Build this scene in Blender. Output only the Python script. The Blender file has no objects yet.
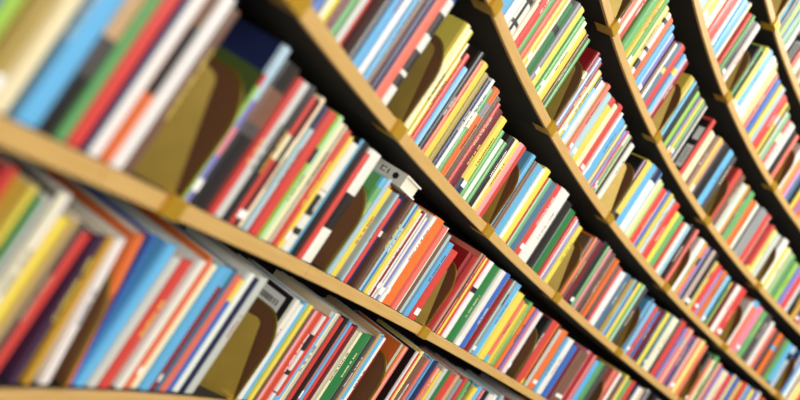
import bpy, bmesh, math, random
from mathutils import Matrix, Vector

# ------------------------------------------------------------------ camera, world, lights, exposure
scene = bpy.context.scene
R = 5.4                                   # radius of the shelf fronts (a concave, round bookcase)
CAM = Vector((-4.88961, 0.0, 0.09945))
YAW, PITCH, ROLL = 1.68375, 0.06994, 0.60196
fw = Vector((math.cos(PITCH)*math.cos(YAW), math.cos(PITCH)*math.sin(YAW), math.sin(PITCH)))
rt = Vector((math.sin(YAW), -math.cos(YAW), 0.0))
up = rt.cross(fw)
r2 = math.cos(ROLL)*rt + math.sin(ROLL)*up
u2 = -math.sin(ROLL)*rt + math.cos(ROLL)*up
cam_data = bpy.data.cameras.new('camera')
cam = bpy.data.objects.new('camera', cam_data)
scene.collection.objects.link(cam)
cam.matrix_world = Matrix(((r2.x, u2.x, -fw.x, CAM.x), (r2.y, u2.y, -fw.y, CAM.y), (r2.z, u2.z, -fw.z, CAM.z), (0, 0, 0, 1)))
cam_data.sensor_width = 36.0
cam_data.lens = 36.0
cam_data.clip_start = 0.02
cam_data.dof.use_dof = True
cam_data.dof.focus_distance = 2.15
cam_data.dof.aperture_fstop = 1.4
scene.camera = cam

world = bpy.data.worlds.new('world')
scene.world = world
world.use_nodes = True
wb = world.node_tree.nodes['Background']
wb.inputs['Color'].default_value = (1.0, 0.97, 0.92, 1)
wb.inputs['Strength'].default_value = 0.1

def area_light(name, loc, target, size, power, color=(1, 0.97, 0.92)):
    d = bpy.data.lights.new(name, 'AREA'); d.shape = 'SQUARE'; d.size = size; d.energy = power; d.color = color
    o = bpy.data.objects.new(name, d); scene.collection.objects.link(o)
    o.location = loc
    o.rotation_euler = (Vector(target) - Vector(loc)).to_track_quat('-Z', 'Y').to_euler()
    return o
area_light('added_side_fill', (-2.7, -2.6, 1.5), (-4.7, 2.4, 0.6), 2.4, 150)  # added unseen area light behind the camera, brightens left-facing covers and felt
area_light('added_front_fill', (-1.3, 0.9, 1.7), (-4.7, 2.6, 0.5), 2.0, 160)  # added frontal fill for the spines, stands for no particular lamp
area_light('hall_ceiling_light', (-2.2, 3.4, 3.4), (-4.4, 3.0, 0.8), 1.6, 110)

vs = scene.view_settings
vs.view_transform = 'Standard'; vs.look = 'None'; vs.exposure = -0.2; vs.gamma = 1.0; vs.use_curve_mapping = False

# ------------------------------------------------------------------ helpers
COL = scene.collection
H = 0.34                                  # shelf pitch
BOARD = 0.028
DZ = {-1: .0122, 0: 0, 1: 0, 2: .002, 3: -.0041, 4: .0221, 5: .0305}
def shelf_z(k): return k*H + DZ.get(k, 0.012 if k < 0 else 0.03)
def frame(s):
    """position along the shelf (metres of arc) -> x along the shelf, y into the shelf, z up"""
    th = math.pi - s/(R + .012)
    return th
def place(s, depth, z):
    th = frame(s)
    er = Vector((math.cos(th), math.sin(th), 0)); et = Vector((math.sin(th), -math.cos(th), 0))
    pos = er*(R + depth)
    return Matrix(((et.x, er.x, 0, pos.x), (et.y, er.y, 0, pos.y), (0, 0, 1, z), (0, 0, 0, 1)))

def lin(c):
    return tuple((v/255/12.92 if v/255 <= .04045 else ((v/255+.055)/1.055)**2.4) for v in c)

def material(name, color, rough=.5, metal=0.0, noise=None, attr=None, coat=0.0, bump=0.0):
    m = bpy.data.materials.new(name); m.use_nodes = True
    nt = m.node_tree; n = nt.nodes; b = n['Principled BSDF']
    b.inputs['Roughness'].default_value = rough; b.inputs['Metallic'].default_value = metal
    b.inputs['Coat Weight'].default_value = coat; b.inputs['Coat Roughness'].default_value = .15
    src = None
    if attr:
        a = n.new('ShaderNodeAttribute'); a.attribute_name = attr; src = a.outputs['Color']
    else:
        b.inputs['Base Color'].default_value = (*color, 1)
    if noise:
        scale, c2, stretch = noise
        tc = n.new('ShaderNodeTexCoord'); mp = n.new('ShaderNodeMapping'); mp.inputs['Scale'].default_value = stretch
        tx = n.new('ShaderNodeTexNoise'); tx.inputs['Scale'].default_value = scale; tx.inputs['Detail'].default_value = 5
        nt.links.new(tc.outputs['Object'], mp.inputs['Vector']); nt.links.new(mp.outputs['Vector'], tx.inputs['Vector'])
        mx = n.new('ShaderNodeMix'); mx.data_type = 'RGBA'
        nt.links.new(tx.outputs['Fac'], mx.inputs['Factor'])
        if src: nt.links.new(src, mx.inputs['A']); mx.blend_type = 'MULTIPLY'
        else: mx.inputs['A'].default_value = (*color, 1)
        mx.inputs['B'].default_value = (*c2, 1)
        src = mx.outputs['Result']
        if bump:
            bp = n.new('ShaderNodeBump'); bp.inputs['Strength'].default_value = bump; bp.inputs['Distance'].default_value = .001
            nt.links.new(tx.outputs['Fac'], bp.inputs['Height']); nt.links.new(bp.outputs['Normal'], b.inputs['Normal'])
    if src: nt.links.new(src, b.inputs['Base Color'])
    return m

M = {
 'cover': material('printed_cover', (1, 1, 1), .38, attr='tint', noise=(60, (.86, .86, .86), (1, 1, .25)), coat=.25),
 'page': material('paper_pages', lin((238, 232, 214)), .8, noise=(400, lin((205, 196, 172)), (1, .02, .02))),
 'label': material('white_sticker', lin((246, 246, 242)), .5),
 'ink': material('printed_ink', (1, 1, 1), .5, attr='tint'),
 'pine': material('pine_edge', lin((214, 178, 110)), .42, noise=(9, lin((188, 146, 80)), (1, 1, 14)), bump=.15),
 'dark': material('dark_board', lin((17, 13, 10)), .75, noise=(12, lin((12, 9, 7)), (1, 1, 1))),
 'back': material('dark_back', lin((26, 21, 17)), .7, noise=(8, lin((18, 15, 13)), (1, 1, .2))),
 'brass': material('brass_sheet', lin((152, 126, 44)), .42, metal=.4, noise=(30, lin((130, 106, 34)), (1, 1, 1))),
 'bright_brass': material('brass_clip', lin((214, 170, 46)), .3, metal=.55),
 'felt': material('brown_felt', lin((128, 82, 46)), .85, noise=(300, lin((102, 64, 35)), (1, 1, 1))),
 'floor': material('floor_vinyl', lin((150, 140, 125)), .5, noise=(3, lin((130, 120, 106)), (1, 1, 1))),
}

def mesh_obj(name, verts, faces, mat, parent=None, colors=None, smooth=False):
    me = bpy.data.meshes.new(name); me.from_pydata([tuple(v) for v in verts], [], faces); me.update()
    me.materials.append(mat)
    if colors:
        at = me.attributes.new('tint', 'FLOAT_COLOR', 'FACE')
        for i, c in enumerate(colors): at.data[i].color = (*c, 1)
    if smooth: me.polygons.foreach_set('use_smooth', [True]*len(me.polygons))
    o = bpy.data.objects.new(name, me); COL.objects.link(o)
    if parent is not None: o.parent = parent
    return o
def empty(name, mat4, label, cat, group=None):
    o = bpy.data.objects.new(name, None); COL.objects.link(o); o.matrix_world = mat4; o.empty_display_size = .02
    o['label'] = label; o['category'] = cat
    if group: o['group'] = group
    return o
def box(x0, x1, y0, y1, z0, z1):
    v = [(x0,y0,z0),(x1,y0,z0),(x1,y1,z0),(x0,y1,z0),(x0,y0,z1),(x1,y0,z1),(x1,y1,z1),(x0,y1,z1)]
    f = [(0,3,2,1),(4,5,6,7),(0,1,5,4),(1,2,6,5),(2,3,7,6),(3,0,4,7)]
    return v, f

# ------------------------------------------------------------------ floor
fl = mesh_obj('floor', *box(-8, 4, -4, 8, -1.32, -1.30), M['floor']); fl['kind'] = 'structure'
fl['label'] = 'plain floor under the round bookcase'; fl['category'] = 'floor'

# ------------------------------------------------------------------ the round bookcase
case = empty('curved_bookcase', place(3.0, .15, -1.30), 'tall concave wooden bookcase with dark boards and light pine shelf edges', 'bookcase')
inv = case.matrix_world.inverted()
def arc_slab(name, s0, s1, d0, d1, z0, z1, mat, parent, inv, bevel=0.0, step=.09):
    n = max(1, int(round((s1-s0)/step)))
    if bevel: prof = [(d1,z0),(d1,z1),(d0+bevel,z1),(d0,z1-bevel),(d0,z0+bevel),(d0+bevel,z0)]
    else: prof = [(d1,z0),(d1,z1),(d0,z1),(d0,z0)]
    m = len(prof); V = []; F = []
    for i in range(n+1):
        th = frame(s0 + (s1-s0)*i/n)
        for d, z in prof: V.append(inv @ Vector(((R+d)*math.cos(th), (R+d)*math.sin(th), z)))
    for i in range(n):
        for j in range(m):
            a = i*m + j; b = i*m + (j+1) % m
            F.append((a, b, b+m, a+m))
    F.append(tuple(range(m))[::-1]); F.append(tuple(n*m + j for j in range(m)))
    return mesh_obj(name, V, F, mat, parent)
SEAMS = [-.45, .25, .95, 1.652, 2.342, 3.05, 3.753, 4.452, 5.13, 5.85, 6.55, 7.25, 7.95]
DEPTH = .285
TOPROW, LOWROW = 7, -3
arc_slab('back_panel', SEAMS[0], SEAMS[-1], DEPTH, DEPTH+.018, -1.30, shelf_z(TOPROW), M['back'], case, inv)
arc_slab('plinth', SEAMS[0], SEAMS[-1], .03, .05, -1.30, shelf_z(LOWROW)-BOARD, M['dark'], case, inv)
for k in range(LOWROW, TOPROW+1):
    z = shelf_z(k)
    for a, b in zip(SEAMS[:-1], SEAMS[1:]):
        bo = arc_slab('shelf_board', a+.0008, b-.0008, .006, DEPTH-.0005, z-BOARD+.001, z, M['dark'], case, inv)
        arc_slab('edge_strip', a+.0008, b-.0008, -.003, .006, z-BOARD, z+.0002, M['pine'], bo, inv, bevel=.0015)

# ---- books shelf by shelf: position along the shelf, width, height (mm), colour code; # = bookend, _ = gap
ROWS, CLIPS = {}, {}
ROWS[-1] = """868,21,274,r 890,13,268,y 903,15,258,G 918,12,262,W 930,11,272,k 941,28,272,w 969,25,243,y 994,12,246,t 1006,13,246,K 1019,28,232,r 1076,20,236,P 1106,15,240,Y 1138,25,244,w 1165,25,240,# 1190,20,262,o 1211,9,266,B 1221,29,258,b 1250,30,242,W 1280,34,243,r 1314,13,245,a 1327,25,251,w 1352,8,264,o 1360,14,253,s 1375,23,251,c 1398,36,255,b 1433,12,255,R 1445,15,258,T 1461,28,249,s 1489,19,245,B 1509,26,262,w 1535,10,258,n 1545,41,263,W 1586,148,253,# 1733,24,248,w/X 1757,20,242,w 1777,20,249,b 1797,21,249,y 1818,21,238,d 1838,25,242,o 1864,26,241,r 1889,17,238,N 1907,18,240,r 1924,27,255,c 1951,23,256,d 1974,23,249,r 1996,16,255,k 2013,14,238,s 2027,16,249,b 2043,21,241,r 2064,22,246,m 2086,34,236,c 2120,65,237,G 2185,20,240,K 2205,15,255,t 2220,26,248,b 2246,21,248,w 2267,21,252,b 2288,32,245,R 2320,50,240,# 2370,25,253,o 2395,25,251,s 2419,50,256,_ 2470,14,254,w/k 2484,14,252,r 2498,23,261,y 2521,40,246,d 2561,18,248,s 2579,23,255,b 2602,41,252,n 2644,30,237,s 2674,18,232,y 2692,30,246,W 2722,31,244,G 2753,49,239,r 2802,31,245,t 2834,31,237,e 2865,25,248,r 2890,25,245,g 2916,39,248,n 2954,32,236,y 2987,33,246,b 3019,33,241,r 3052,33,243,k 3085,33,240,w"""
CLIPS[-1] = [1721, 2254]
ROWS[0] = """663,12,274,w 675,14,253,B 690,25,236,l 715,12,244,o 727,29,247,O 756,20,257,c 776,13,262,T 789,42,278,b 831,32,252,k 863,22,255,g 885,29,254,r 914,13,263,n 927,29,270,w 955,17,252,o 972,30,262,w 1003,22,255,d 1025,133,255,# 1158,10,222,l/q 1168,26,276,v/n 1194,56,264,k 1250,21,258,r 1271,29,260,W 1300,25,265,k 1325,40,255,r 1365,18,266,c 1382,16,259,a 1399,35,259,r 1434,25,265,l 1459,40,259,c 1499,20,258,r 1520,17,253,y 1537,35,248,N 1571,38,265,k 1609,26,252,r 1635,55,267,w 1690,59,251,# 1749,21,241,g 1770,21,247,a 1791,33,231,y 1824,21,241,s 1845,13,234,a 1858,24,229,r 1882,44,241,n 1926,25,244,d 1951,32,247,B 1983,23,244,y 2007,14,239,w 2021,24,247,R 2045,34,240,v 2079,25,256,w 2103,60,262,o 2163,31,254,s 2194,8,260,w 2202,45,247,d 2247,37,234,b 2284,44,224,r 2328,80,228,# 2408,64,251,R 2472,25,272,s 2496,40,270,r 2537,37,272,w 2573,69,271,G 2642,42,275,w 2684,39,279,B 2724,40,267,R 2763,33,276,e 2796,44,277,b 2840,54,259,y 2893,27,245,s 2921,41,241,y 2962,28,258,g 2990,31,251,o 3022,17,253,v 3039,21,245,s 3060,36,252,w 3096,63,252,# 3158,25,256,k 3184,47,261,r 3231,39,261,o 3270,29,249,W 3299,51,257,o 3350,32,239,b 3382,52,247,w 3434,39,237,B 3472,39,243,m 3511,85,240,d 3596,32,257,p 3628,32,256,r 3661,50,244,b 3711,40,251,g 3750,47,249,K 3798,44,256,# 3841,51,260,s 3892,29,264,w 3921,37,258,d 3958,29,275,y 3987,37,266,g 4024,37,272,r 4061,29,268,K 4090,44,267,w 4135,37,271,m 4171,37,273,e 4209,44,284,K 4253,37,283,k 4290,45,276,e"""
CLIPS[0] = [1125, 2383]
ROWS[1] = """1082,29,257,# 1111,16,247,c 1126,22,260,w 1148,28,264,B 1176,35,252,y 1210,26,233,m 1237,29,261,g 1266,23,281,W 1289,42,259,r 1331,23,251,K 1354,35,256,b 1389,27,235,w 1417,18,261,b 1435,27,251,d 1462,29,264,n 1491,41,255,s 1532,35,247,N 1567,39,271,B 1606,52,240,# 1658,26,261,y 1684,27,261,y 1711,22,240,y 1733,22,226,r 1755,30,205,b 1786,24,261,k 1810,21,248,s 1831,35,258,y 1866,30,247,O 1896,23,245,n 1918,20,255,w 1939,21,239,g 1959,37,253,o 1996,29,246,d 2025,19,239,r 2045,38,233,m 2083,39,229,y 2122,25,206,g 2147,26,190,w 2173,21,193,g 2193,35,220,k 2228,44,228,y 2272,52,235,r 2324,58,240,# 2382,30,248,b 2412,29,240,d 2441,42,244,b 2483,29,248,w 2512,46,261,y 2558,33,247,g 2590,50,249,T 2640,40,259,r 2680,76,266,w 2756,66,253,k 2822,55,247,G 2876,24,241,r 2901,18,240,w 2919,21,236,v 2940,40,232,y 2980,98,240,# 3078,22,241,d 3100,21,251,o 3121,22,243,d 3143,48,257,m 3191,37,271,k 3228,23,269,g 3250,23,266,p 3273,34,262,d 3307,15,267,k 3322,53,258,o 3375,26,248,K 3401,27,247,r 3427,50,242,w 3477,53,252,T 3531,35,250,O 3566,39,260,B 3604,31,263,y 3635,39,269,g 3674,40,268,K 3713,52,240,# 3765,18,242,b 3783,18,259,T 3802,35,247,b 3836,36,246,r 3872,19,238,B 3891,44,250,m 3935,19,259,n 3954,39,264,y 3994,24,270,T 4018,59,269,c 4077,24,285,k 4101,52,286,r 4152,28,272,v 4180,55,282,s 4235,28,266,B 4263,28,263,k 4291,47,278,s 4338,43,285,y 4381,31,278,s 4413,52,240,# 4465,23,259,K 4488,23,240,o 4511,23,248,c 4534,41,277,g 4575,34,259,r 4608,30,250,v 4638,52,247,c 4690,45,246,r 4735,67,263,B 4802,45,259,Y 4847,37,270,r 4884,45,270,B 4929,37,267,y 4966,37,276,v 5003,37,283,w 5040,44,269,r"""
CLIPS[1] = [1079, 1622, 2358, 3054, 3734, 4418]
ROWS[2] = """1642,37,260,# 1678,43,277,k 1721,52,241,b 1773,48,262,w 1821,45,274,N 1866,24,251,c 1890,37,243,r 1928,30,254,g 1958,31,267,s 1989,26,270,y 2015,17,270,c 2032,40,219,G 2072,29,245,e 2101,36,252,y 2137,24,243,g 2161,24,244,c 2185,40,236,y 2225,16,240,d 2241,22,236,g 2262,32,235,v 2294,57,240,# 2351,22,256,R 2373,22,251,b 2395,22,249,R 2417,36,233,y 2453,20,230,b 2473,30,229,w 2503,30,236,O 2534,31,249,s 2564,41,235,a 2605,41,241,y 2647,39,240,c 2686,42,259,r 2728,18,249,w 2746,58,242,b 2803,25,243,t 2829,18,232,v 2847,15,240,r 2861,18,237,g 2880,44,241,k 2924,38,232,w 2962,120,240,# 3082,34,245,k 3116,45,260,y 3161,50,268,b 3210,61,275,w 3272,27,258,c 3299,27,257,l 3327,58,249,r 3384,31,262,B 3415,31,266,y 3447,31,262,a 3478,60,263,r 3538,43,243,y 3581,47,248,g 3629,32,236,r 3660,52,245,w 3713,56,264,k 3768,28,269,s 3796,48,266,# 3844,44,261,w 3888,24,266,Y 3912,29,262,s 3941,24,265,v 3965,32,259,T 3997,69,274,k 4066,28,250,y 4094,45,249,r 4139,24,239,v 4163,48,251,o 4211,45,248,b 4256,32,238,l 4287,40,249,m 4328,48,255,w 4376,64,263,r 4440,68,240,# 4508,32,248,w 4541,52,270,s 4593,52,265,p 4645,44,263,g 4688,68,268,K 4756,32,255,w 4788,48,241,r 4836,79,240,o 4915,36,240,d 4951,36,241,g 4987,43,240,b 5030,36,241,a 5066,65,240,# 5131,23,239,B 5154,22,255,b 5176,23,257,w 5198,47,238,c 5245,50,235,y 5295,54,250,r 5349,54,243,e"""
CLIPS[2] = [1662, 2327, 3058, 3772, 4484, 5107]
ROWS[3] = """2193,127,240,# 2320,26,249,k 2346,27,239,s 2373,26,255,c 2400,27,272,R 2427,34,274,r 2461,45,251,g 2506,32,244,y 2538,29,251,g 2567,36,241,y 2603,29,239,N 2632,40,242,o 2672,33,239,b 2705,47,228,v 2752,19,224,d 2771,22,229,w 2793,30,243,T 2823,49,260,r 2872,27,249,b 2899,54,251,R 2954,75,251,# 3029,39,253,y 3068,23,256,b 3091,39,255,k 3130,44,252,l 3174,16,251,v 3190,40,254,g 3230,44,256,W 3274,91,273,_ 3365,36,264,r/X 3401,56,233,c 3457,36,241,d 3494,65,255,t 3558,69,265,k 3627,53,272,b 3681,45,271,K 3726,65,267,# 3791,41,265,r 3832,49,263,d 3881,49,244,w 3930,29,259,Y 3959,21,253,m 3980,50,257,g 4030,58,240,o 4088,58,254,w 4146,61,258,e 4207,53,262,r 4260,41,248,w 4302,29,247,r 4331,41,241,y 4372,45,241,W 4417,45,263,# 4462,50,259,w 4512,57,240,y 4569,61,237,g 4630,65,223,l 4695,48,230,v 4743,41,220,r 4784,36,230,W 4821,41,227,k 4861,36,221,Y 4897,36,223,n 4934,36,220,r 4970,48,225,b 5017,48,226,K"""
CLIPS[3] = [2296, 3015, 3752, 4445]
ROWS[4] = """2672,53,267,s 2725,77,265,a 2802,70,272,y 2872,51,278,c 2923,75,236,r 2999,28,248,w 3027,57,242,b 3084,28,259,t 3112,28,257,v 3141,25,251,r 3166,21,260,g 3186,45,255,k 3231,42,269,w 3272,73,240,# 3345,21,238,k 3366,22,252,g 3388,21,243,k 3410,41,280,y 3451,41,295,b 3493,55,295,w 3547,17,295,c 3564,21,290,l 3585,59,283,r 3644,38,278,B 3682,34,276,y 3716,34,284,a 3749,68,272,r 3817,51,270,y 3868,51,252,g 3918,25,242,r 3944,55,245,w 3999,51,241,k 4050,34,244,s 4084,63,251,# 4147,38,245,w 4185,21,260,Y 4206,29,245,s 4235,29,247,v 4264,29,249,T 4294,38,254,k 4331,34,257,y 4366,21,244,r 4386,29,259,v 4416,46,256,o 4462,42,248,b 4504,54,246,l"""
CLIPS[4] = [3321, 4082]
ROWS[5] = """3147,71,269,R 3218,101,255,# 3320,42,262,y 3362,21,250,b 3383,43,256,k 3426,34,249,l 3460,21,259,v 3482,43,262,g 3524,43,255,W 3568,95,255,_ 3662,35,264,r/X 3697,43,262,c 3741,44,253,d 3784,44,257,t 3828,51,261,k 3879,78,262,b"""
CLIPS[5] = [3322]

# ------------------------------------------------------------------ palette of printed covers: code -> (colour word, sRGB)
PAL = {'r': ('red', (218, 70, 62)), 'R': ('dark red', (160, 26, 30)), 'o': ('orange', (236, 116, 48)), 'y': ('yellow', (240, 219, 86)), 'Y': ('golden yellow', (226, 172, 52)),
 'g': ('green', (104, 176, 104)), 'G': ('dark green', (40, 124, 66)), 'l': ('lime green', (160, 208, 84)), 'b': ('sky blue', (102, 184, 230)), 'B': ('blue', (56, 108, 196)),
 'n': ('navy blue', (34, 44, 88)), 'w': ('white', (240, 240, 230)), 'W': ('pale grey', (206, 208, 200)), 'k': ('black', (28, 27, 30)), 'K': ('charcoal', (78, 74, 72)),
 'e': ('grey', (146, 148, 154)), 's': ('salmon pink', (236, 120, 100)), 'p': ('pink', (230, 140, 160)), 'c': ('cream', (244, 234, 190)), 't': ('tan', (208, 172, 124)),
 'm': ('maroon', (112, 28, 42)), 'v': ('lavender', (128, 124, 196)), 'd': ('brown', (122, 88, 68)), 'T': ('slate blue', (76, 118, 146)), 'a': ('pale blue', (176, 208, 222)),
 'q': ('olive green', (84, 104, 50)), 'O': ('olive tan', (176, 152, 84)), 'P': ('dark purple', (70, 44, 76)), 'N': ('black and white', (40, 38, 40)), 'X': ('black', (26, 25, 26))}
ROWNAME = {-1: 'lowest shelf', 0: 'second-lowest shelf', 1: 'third-lowest shelf', 2: 'fourth-lowest shelf', 3: 'fifth-lowest shelf', 4: 'sixth-lowest shelf', 5: 'topmost shelf'}
ORD = ['zeroth', 'first', 'second', 'third', 'fourth', 'fifth', 'sixth', 'seventh', 'eighth', 'ninth', 'tenth', 'eleventh', 'twelfth', 'thirteenth', 'fourteenth', 'fifteenth',
 'sixteenth', 'seventeenth', 'eighteenth', 'nineteenth', 'twentieth', 'twenty-first', 'twenty-second', 'twenty-third', 'twenty-fourth', 'twenty-fifth', 'twenty-sixth',
 'twenty-seventh', 'twenty-eighth', 'twenty-ninth', 'thirtieth', 'thirty-first', 'thirty-second', 'thirty-third', 'thirty-fourth', 'thirty-fifth']

def jitter(rng, c, a=.07):
    l = lin(c); f = 1 + rng.uniform(-a, a)
    return tuple(max(0, min(1, v*f*(1 + rng.uniform(-a, a)*.6))) for v in l)

def book_meshes(rng, w, d, h, code, bands=None):
    """returns a list of (part name, verts, faces, colours, material) in local space: x along the shelf 0..w, spine at y=0"""
    sp, _, lc = code.partition('/')
    main = jitter(rng, PAL[sp][1]); left = jitter(rng, PAL[lc][1]) if lc else main
    hard = w > .012
    b = .0024 if hard else .0008
    rd = min(.0055, w*.28)
    out = [(0, d), (0, rd*1.6), (w*.10, rd*.45), (w*.32, 0), (w*.68, 0), (w*.90, rd*.45), (w, rd*1.6), (w, d)]
    inn = [(b, d), (b, rd*2.2+b), (b*1.05, rd*1.4+b), (max(b*1.1, w*.32), rd+b), (min(w-b*1.1, w*.68), rd+b), (w-b*1.05, rd*1.4+b), (w-b, rd*2.2+b), (w-b, d)]
    # printed bands up the spine
    lv = [0, h]; bc = [main]
    kind = rng.random()
    if bands:
        lv = [0] + [q[0]*h for q in bands]; bc = [jitter(rng, PAL[q[1]][1]) for q in bands]
    elif sp == 'N':
        zs = sorted(rng.uniform(.08, .92) for _ in range(6)); lv = [0] + [q*h for q in zs] + [h]
        alt = [lin((235, 233, 225)), main]; bc = [alt[i % 2] for i in range(7)]
    elif kind < .03:
        a = rng.uniform(.06, .2); lv = [0, a*h, h]; bc = [jitter(rng, PAL[rng.choice('wkyrbcn')][1]), main]
    elif kind < .10:
        a = rng.uniform(.5, .7); e = a + rng.uniform(.06, .2); lv = [0, a*h, e*h, h]; bc = [main, jitter(rng, PAL[rng.choice('wkyrbce')][1]), main]
    elif kind < .14:
        a = rng.uniform(.8, .93); lv = [0, a*h, h]; bc = [main, jitter(rng, PAL[rng.choice('wkyrbcn')][1])]
    stripe = {}
    if not bands and w > .02 and rng.random() < .45:                        # lengthwise bands of print along the spine edges
        pale = tuple(v + (1-v)*rng.uniform(.25, .6) for v in main); deep = tuple(v*rng.uniform(.45, .75) for v in main)
        other = jitter(rng, PAL[rng.choice('wwckynbr')][1])
        for i in rng.choice([(1, 2), (4, 5), (2,), (4,), (1, 2, 4, 5), (3,)]): stripe[i] = rng.choice([pale, pale, deep, other])
    n = len(out); m = len(lv); V = []; F = []; C = []
    for z in lv:
        V += [(x, y, z) for x, y in out]
    for j in range(m-1):
        for i in range(n-1):
            F.append((j*n+i, j*n+i+1, (j+1)*n+i+1, (j+1)*n+i)); C.append(left if i == 0 and lc else (stripe.get(i, bc[j]) if 0 < i < 6 else (main if not lc else left)))
    i0 = len(V)
    V += [(x, y, 0) for x, y in inn]; V += [(x, y, h) for x, y in inn]
    t0 = (m-1)*n
    for i in range(n-1):
        F.append((i0+i+1, i0+i, i0+n+i, i0+n+i+1)); C.append(lin((236, 232, 222)))
        F.append((i, i0+i, i0+i+1, i+1)); C.append(main)
        F.append((t0+i, t0+i+1, i0+n+i+1, i0+n+i)); C.append(main)
    F.append((0, t0, i0+n, i0)); C.append(main)
    F.append((n-1, i0+n-1, i0+2*n-1, t0+n-1)); C.append(main)
    parts = [('cover', V, F, C, 'cover')]
    ov = .003 if hard else .0002
    pv, pf = box(b, w-b, rd*2.2+b, d-ov, ov, h-ov)
    parts.append(('page_block', pv, pf, None, 'page'))
    lum = sum(main)/3
    if w > .011 and rng.random() < .30:                       # title printed along the spine
        ink = rng.choice(['w', 'y', 'c']) if lum < .3 else rng.choice(['k', 'n', 'R', 'k'])
        if sp == 'k': ink = rng.choice(['Y', 'w'])
        ic = lin(PAL[ink][1]); V = []; F = []; C = []
        z = h*rng.uniform(.3, .5); end = min(h*.9, z + h*rng.uniform(.2, .42)); lw = min(w*.3, .008)
        while z < end:
            g = rng.uniform(.45, .8)*lw
            if rng.random() > .16:
                q = len(V); x0 = w*.5 - lw*.5 + rng.choice([0, 0, lw*.25]); x1 = w*.5 + lw*.5
                V += [(x0, -.0003, z), (x1, -.0003, z), (x1, -.0003, z+g*.62), (x0, -.0003, z+g*.62)]; F.append((q, q+1, q+2, q+3)); C.append(ic)
            z += g
        if F: parts.append(('spine_title', V, F, C, 'ink'))
    if rng.random() < .11 and w > .009:                        # library sticker at the foot of the spine
        z0 = rng.uniform(.012, .03); x0, x1 = w*.18, w*.82
        pv, pf = box(x0, x1, -.0004, .001, z0, z0+rng.uniform(.014, .022)); parts.append(('spine_label', pv, pf, None, 'label'))
    if lc == 'X':                                             # catalogue sticker with bars on the visible cover, red frame
        z0 = h*.30 if sp == 'r' else h*.70
        if sp == 'r':
            pv, pf = box(-.0006, .0004, .011, .040, h*.12, h*.50); parts.append(('catalogue_sticker', pv, pf, None, 'label'))
            pv, pf = box(-.0006, .0004, .012, .038, h*.60, h*.82); parts.append(('catalogue_sticker', pv, pf, None, 'label'))
            V = []; F = []; C = []
            for (y0, y1, z0, z1) in ((.002, .008, 0, h), (.008, d, h*.95, h), (.008, d, 0, h*.05)):
                q = len(V); V += [(-.0005, y0, z0), (-.0005, y1, z0), (-.0005, y1, z1), (-.0005, y0, z1)]; F.append((q, q+3, q+2, q+1)); C.append(lin(PAL['r'][1]))
            for i in range(6):
                zz = h*(.2 + i*.045); q = len(V); V += [(-.0009, .016, zz), (-.0009, .034, zz), (-.0009, .034, zz+.004), (-.0009, .016, zz+.004)]; F.append((q, q+3, q+2, q+1)); C.append(lin((110, 110, 108)))
            parts.append(('cover_print', V, F, C, 'ink'))
        else:
            pv, pf = box(-.0006, .0004, .025, .105, h*.80, h*.955); parts.append(('catalogue_sticker', pv, pf, None, 'label'))
            V = []; F = []; C = []
            for i in range(13):
                y = .035 + i*.0042; q = len(V); ww = rng.choice([.0012, .0022, .0028])
                V += [(-.0009, y, h*.845), (-.0009, y+ww, h*.845), (-.0009, y+ww, h*.9), (-.0009, y, h*.9)]; F.append((q, q+3, q+2, q+1)); C.append(lin((30, 30, 34)))
            for (y0, y1, z0, z1, cc) in ((.016, .05, .66, .78, 'r'), (.05, .085, .68, .79, 'B'), (.02, .07, .5, .66, 'B'), (.07, .12, .55, .68, 'r'), (.085, .11, .68, .77, 'R')):
                q = len(V); V += [(-.0005, y0, h*z0), (-.0005, y1, h*(z0+.02)), (-.0005, y1-.006, h*z1), (-.0005, y0+.006, h*(z1-.015))]; F.append((q, q+3, q+2, q+1)); C.append(lin(PAL[cc][1]))
            parts.append(('cover_print', V, F, C, 'ink'))
    return parts, hard

# ------------------------------------------------------------------ lay the books out
LEAN = {-1: .045, 0: .045, 1: .045, 2: .03, 3: .02, 4: .02, 5: .02}      # the rows lean a few degrees
LEAN_ONE = {(-1, 1076): .12, (-1, 1106): .16, (-1, 1138): .22, (-1, 1190): .27, (-1, 1211): .19}
entries = []      # (k, s, w, h, code, slot index, order in slot)
slots = []        # bookend slots (k, s, w, index in row)
for k in sorted(ROWS):
    toks = [t.split(',') for t in ROWS[k].split()]
    idx = 0; order = 0; before = sum(1 for t in toks[:[q[3] for q in toks].index('#')] if t[3] != '_'); seen = 0
    for s, w, h, c in toks:
        s, w, h = int(s)/1000, int(w)/1000, int(h)/1000
        if c == '#':
            idx += 1; order = 0; slots.append((k, s, w, idx)); continue
        if c == '_': continue
        order += 1; seen += 1
        entries.append([k, s, w, h, c, idx, order if idx else before - seen + 1])
def project(s, z, d=.012):
    P = place(s, d, z).translation - CAM; q = P.dot(fw)
    return 400 + 800*P.dot(r2)/q, 200 - 800*P.dot(u2)/q, q
def shown(e):
    k, s, w, h = e[:4]; z = shelf_z(k); A = 0
    pts = [project(s, z), project(s+w, z), project(s+w, z+h), project(s, z+h)]
    for i in range(4): A += pts[i][0]*pts[(i+1) % 4][1] - pts[(i+1) % 4][0]*pts[i][1]
    A = abs(A)/2; ins = 0
    for i in range(3):
        for j in range(12):
            x, y, q = project(s + w*(i+.5)/3, z + h*(j+.5)/12); ins += (0 <= x < 800 and 0 <= y < 400)
    return A*ins/36
entries.sort(key=lambda e: -shown(e))
near = [e for e in entries[:300] if shown(e) > 4]
rest = entries[len(near):]
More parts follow.
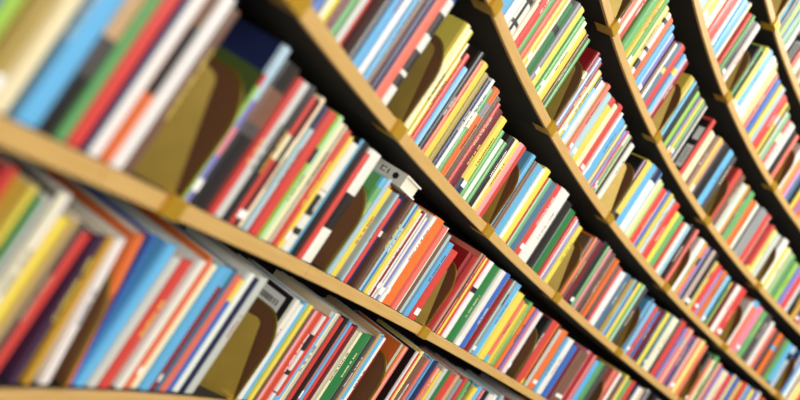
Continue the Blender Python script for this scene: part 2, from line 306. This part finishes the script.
def book_pose(rng, e, w):
    k, s = e[0], e[1]
    dep = .010 + rng.uniform(0, .006) + (rng.uniform(.01, .025) if rng.random() < .05 and shown(e) < 1500 else 0)
    return place(s + .0004, dep, shelf_z(k) + .0006) @ Matrix.Rotation(-math.atan(LEAN_ONE.get((k, round(s*1000)), LEAN.get(k, .02))), 4, 'Y'), rng.uniform(.17, .215)
def size_word(w, h):
    t = 'slim' if w < .019 else ('thick' if w > .04 else '')
    return t
# spines with printed blocks of several colours: (row, bookend, place) -> (upper end, colour)
SPINE = {(0, 1, 2): [(.14, 'v'), (.30, 'v'), (.48, 'p'), (.66, 'v'), (1, 'a')], (0, 1, 3): [(.5, 'k'), (.58, 'K'), (.82, 'd'), (1, 'k')], (0, 0, 3): [(.4, 'o'), (.8, 'k'), (1, 'd')],
 (0, 0, 8): [(.3, 'k'), (.5, 'K'), (.75, 't'), (1, 'e')], (-1, 0, 1): [(1, 'w')], (-1, 0, 2): [(1, 'Y')], (-1, 0, 3): [(1, 'P')], (-1, 0, 4): [(1, 'r')], (-1, 0, 7): [(1, 'y')], (0, 0, 4): [(1, 'w')], (0, 0, 5): [(1, 'n')], (0, 0, 6): [(1, 'r')], (0, 0, 7): [(1, 'g')], (0, 0, 2): [(1, 'w')], (0, 1, 5): [(1, 'W')],
 (-1, 1, 1): [(1, 'o')], (-1, 1, 2): [(1, 'B')], (-1, 1, 3): [(1, 'b')], (-1, 1, 4): [(1, 'W')], (-1, 1, 5): [(1, 'r')], (-1, 1, 7): [(1, 'w')], (-1, 1, 10): [(1, 'c')], (-1, 1, 11): [(1, 'b')], (-1, 1, 14): [(1, 's')], (-1, 1, 18): [(1, 'W')], (0, 1, 18): [(.30, 'w'), (.62, 'k'), (1, 'w')]}
for e in near:
    k, s, w, h, c, idx, order = e
    rng = random.Random(int(s*1000)*13 + k*7)
    m4, d = book_pose(rng, e, w)
    parts, hard = book_meshes(rng, w - .0010, d, h, c, SPINE.get((k, idx, order)))
    word = PAL[c.split('/')[0]][0]
    side = ('right of the %s bookend' % ORD[idx]) if idx else 'left of the first bookend'
    lab = ' '.join(q for q in [size_word(w, h), word, 'book,', ORD[order], side, 'on the', ROWNAME[k]] if q)
    root = empty('picture_book', m4, lab, 'book', 'picture books on the ' + ROWNAME[k])
    for nm, V, F, C, mt in parts:
        po = mesh_obj(nm, V, F, M[mt], root, C)
        if mt == 'ink': po['kind'] = 'stuff'
# all the smaller and farther ones
def stuff_books(name, lst, label):
    V = []; F = []; C = []; MI = []; mats = ['cover', 'page', 'label', 'ink']
    for e in lst:
        k, s, w, h, c = e[:5]
        rng = random.Random(int(s*1000)*13 + k*7)
        m4, d = book_pose(rng, e, w)
        parts, hard = book_meshes(rng, w - .0010, d, h, c)
        for nm, v, f, cc, mt in parts:
            o = len(V); V += [tuple(m4 @ Vector(p)) for p in v]; F += [tuple(i+o for i in q) for q in f]
            C += cc if cc else [(1, 1, 1)]*len(f); MI += [mats.index(mt)]*len(f)
    o = mesh_obj(name, V, F, M['cover'], None, C)
    for q in mats[1:]: o.data.materials.append(M[q])
    o.data.polygons.foreach_set('material_index', MI)
    o['kind'] = 'stuff'; o['label'] = label; o['category'] = 'books'
    return o
filler = []
frng = random.Random(5)
for k in range(-2, 7):
    spans = [(.0, 7.8)]
    if k in ROWS:
        t = [q.split(',') for q in ROWS[k].split()]; a = int(t[0][0])/1000; b = (int(t[-1][0]) + int(t[-1][1]))/1000
        spans = [(0.0, a - .004), (b + .004, 7.8)]
    for a, b in spans:
        s = a
        while s < b - .05:
            w = frng.uniform(.014, .045); filler.append([k, s, w, frng.uniform(.22, .28), frng.choice('rrrsoyyYgGlbbBnwwwWkKescctmvdTa'), 0, 0]); s += w
stuff_books('picture_books', rest + filler, 'many small distant picture books packed along the far shelf ends')

# ------------------------------------------------------------------ bookends
def outline(pts_w, th, fn):
    """a sheet of thickness th: closed outline in its own plane mapped by fn(u, v, t)"""
    n = len(pts_w); V = [fn(u, v, 0) for u, v in pts_w] + [fn(u, v, th) for u, v in pts_w]
    F = [tuple(range(n)), tuple(range(2*n-1, n-1, -1))] + [(i, i+n, (i+1) % n + n, (i+1) % n) for i in range(n)]
    return V, F
def rounded(u0, u1, v1, r, n=11):
    """upright outline: foot at u0, a front edge that bulges out over the shelf edge and rounds back into a flat top"""
    p = [(u1, 0), (u1, v1)]
    for i in range(n+1):                                     # rounded corner, then straight down to the foot
        a = math.pi/2*(1 - i/n)
        p.append((u0 + .05 - (.05 + r)*math.cos(a), v1 - .085 + .085*math.sin(a)))
    p.append((u0, 0))
    return p
def bookend(k, s, w, idx, clip):
    z = shelf_z(k)
    side = clip if clip is not None else s + min(w*.4, .03)
    m4 = place(side, 0, z + .0004)
    kindw = 'brass bookend with felt panel clipped to the' if clip is not None else 'brown felt bookend with brass rim on the'
    root = empty('bookend', m4, '%s %s, %s from the left' % (kindw, ROWNAME[k], ORD[idx]), 'bookend', 'brass bookends')
    x0 = s - side; x1 = s + w - side
    xb = min(x1 - .004, max(.012, x1 - .012))            # the felt panel stands against the books beyond
    hh = .203; ln = .27 if (k, idx) == (-1, 1) else LEAN[k]
    # felt lined upright with a brass rim
    prof = rounded(.004, .17, hh, .003)
    V, F = outline([(u+.002, max(.002, v-.002)) for u, v in prof], .0016, lambda u, v, t: (xb-.0012+t - ln*v, u, v))
    mesh_obj('felt_panel', V, F, M['felt'], root)
    n = len(prof); V = []; F = []
    for i, (u, v) in enumerate(prof[1:]):
        q = Vector((u-.1, v-.09)).normalized()*.006 if v > 0 else Vector((-.006, 0))
        if i == 0: q = Vector((0, -.0)) + Vector((0, .0045))
        a = (u, v); b = (u - q.x, v - q.y)
        V += [(xb-.0024 - ln*a[1], a[0], a[1]), (xb+.0018 - ln*a[1], a[0], a[1]), (xb+.0018 - ln*b[1], b[0], b[1]), (xb-.0024 - ln*b[1], b[0], b[1])]
    for i in range(n-2):
        for j in range(4): F.append((i*4+j, i*4+(j+1) % 4, (i+1)*4+(j+1) % 4, (i+1)*4+j))
    F.append((0, 3, 2, 1)); e0 = (n-2)*4; F.append((e0, e0+1, e0+2, e0+3))
    mesh_obj('rim', V, F, M['brass'], root)
    if clip is not None:
        # slanting brass wing
        bx = min(max(.004, x0 + .035), xb - .006); A = Vector((max(x0 + .015, bx - .09), .062)); B = Vector((bx, .006))
        L = (B-A).length; dr = (B-A)/L; nm = Vector((-dr.y, dr.x))
        pts = [(0, 0), (L, 0)]; r = .018; hw = .178
        for i in range(7):
            a = math.pi/2*i/6; pts.append((L*.62 - r + r*math.cos(a), hw - r + r*math.sin(a)))
        pts.append((0, hw))
        tilt = -ln - .04
        V, F = outline(pts, .0014, lambda u, v, t: (A.x + dr.x*u + nm.x*t + tilt*v, A.y + dr.y*u + nm.y*t, v))
        mesh_obj('wing', V, F, M['brass'], root)
        base = [(A.x, A.y, 0), (B.x, B.y, 0), (max(xb, .006), .006, 0), (max(xb, .006), .06, 0)]
        V = base + [(x, y, .0012) for x, y, q in base]; F = [(3, 2, 1, 0), (4, 5, 6, 7)] + [(i, (i+1) % 4, (i+1) % 4+4, i+4) for i in range(4)]
        mesh_obj('base_plate', V, F, M['brass'], root)
        c = .023; zb = -BOARD - .0006
        prof = [(.008, .0040), (.008, .0002), (-.0034, .0002), (-.0034, zb), (.045, zb), (.045, zb-.0016), (-.008, zb-.0022), (-.0115, zb-.0004), (-.0115, .0022), (-.008, .0040)]
        V = [(-c, y, q) for y, q in prof] + [(c, y, q) for y, q in prof]; n = len(prof)
        F = [tuple(range(n)), tuple(range(2*n-1, n-1, -1))] + [(i, i+n, (i+1) % n+n, (i+1) % n) for i in range(n)]
        mesh_obj('shelf_clip', V, F, M['bright_brass'], root)
for k, s, w, idx in slots:
    cl = [c/1000 for c in CLIPS[k] if s - .06 < c/1000 < s + w + .06]
    bookend(k, s, w, idx, cl[0] if cl else None)

# ------------------------------------------------------------------ the white book lying on top of a row
z = shelf_z(0)
root = empty('white_book', place(1.805, .004, z + .2472), 'small thick white book lying flat on top of upright books, second-lowest shelf', 'book')
wv = lin((240, 238, 226))
bw, bd, bh, b = .098, .10, .034, .004
V = []; F = []
for x0, x1, y0, y1, z0, z1 in ((0, bw, 0, bd, 0, b), (0, bw, 0, bd, bh-b, bh), (0, b, 0, bd, b, bh-b)):
    v, f = box(x0, x1, y0, y1, z0, z1); o = len(V); V += v; F += [tuple(i+o for i in q) for q in f]
mesh_obj('cover', V, F, M['cover'], root, [wv]*len(F))
v, f = box(b, bw-.004, .005, bd-.005, b, bh-b); mesh_obj('page_block', v, f, M['page'], root)
V = []; F = []
def stroke(y0, y1, z0, z1):
    q = len(V); V.extend([(-.0004, y0, z0), (-.0004, y1, z0), (-.0004, y1, z1), (-.0004, y0, z1)]); F.append((q, q+3, q+2, q+1))
stroke(.066, .069, .012, .024); stroke(.055, .066, .022, .024); stroke(.055, .066, .012, .014)      # C
stroke(.046, .049, .012, .024)                                                                       # I
cy, cz = .026, .018
q = len(V); V.extend([(-.0004, cy + .008*math.cos(2*math.pi*i/14), cz + .008*math.sin(2*math.pi*i/14)) for i in range(14)]); F.append(tuple(range(q, q+14)))
sp = mesh_obj('spine_print', V, F, M['ink'], root, [lin((24, 24, 26))]*len(F)); sp['kind'] = 'stuff'
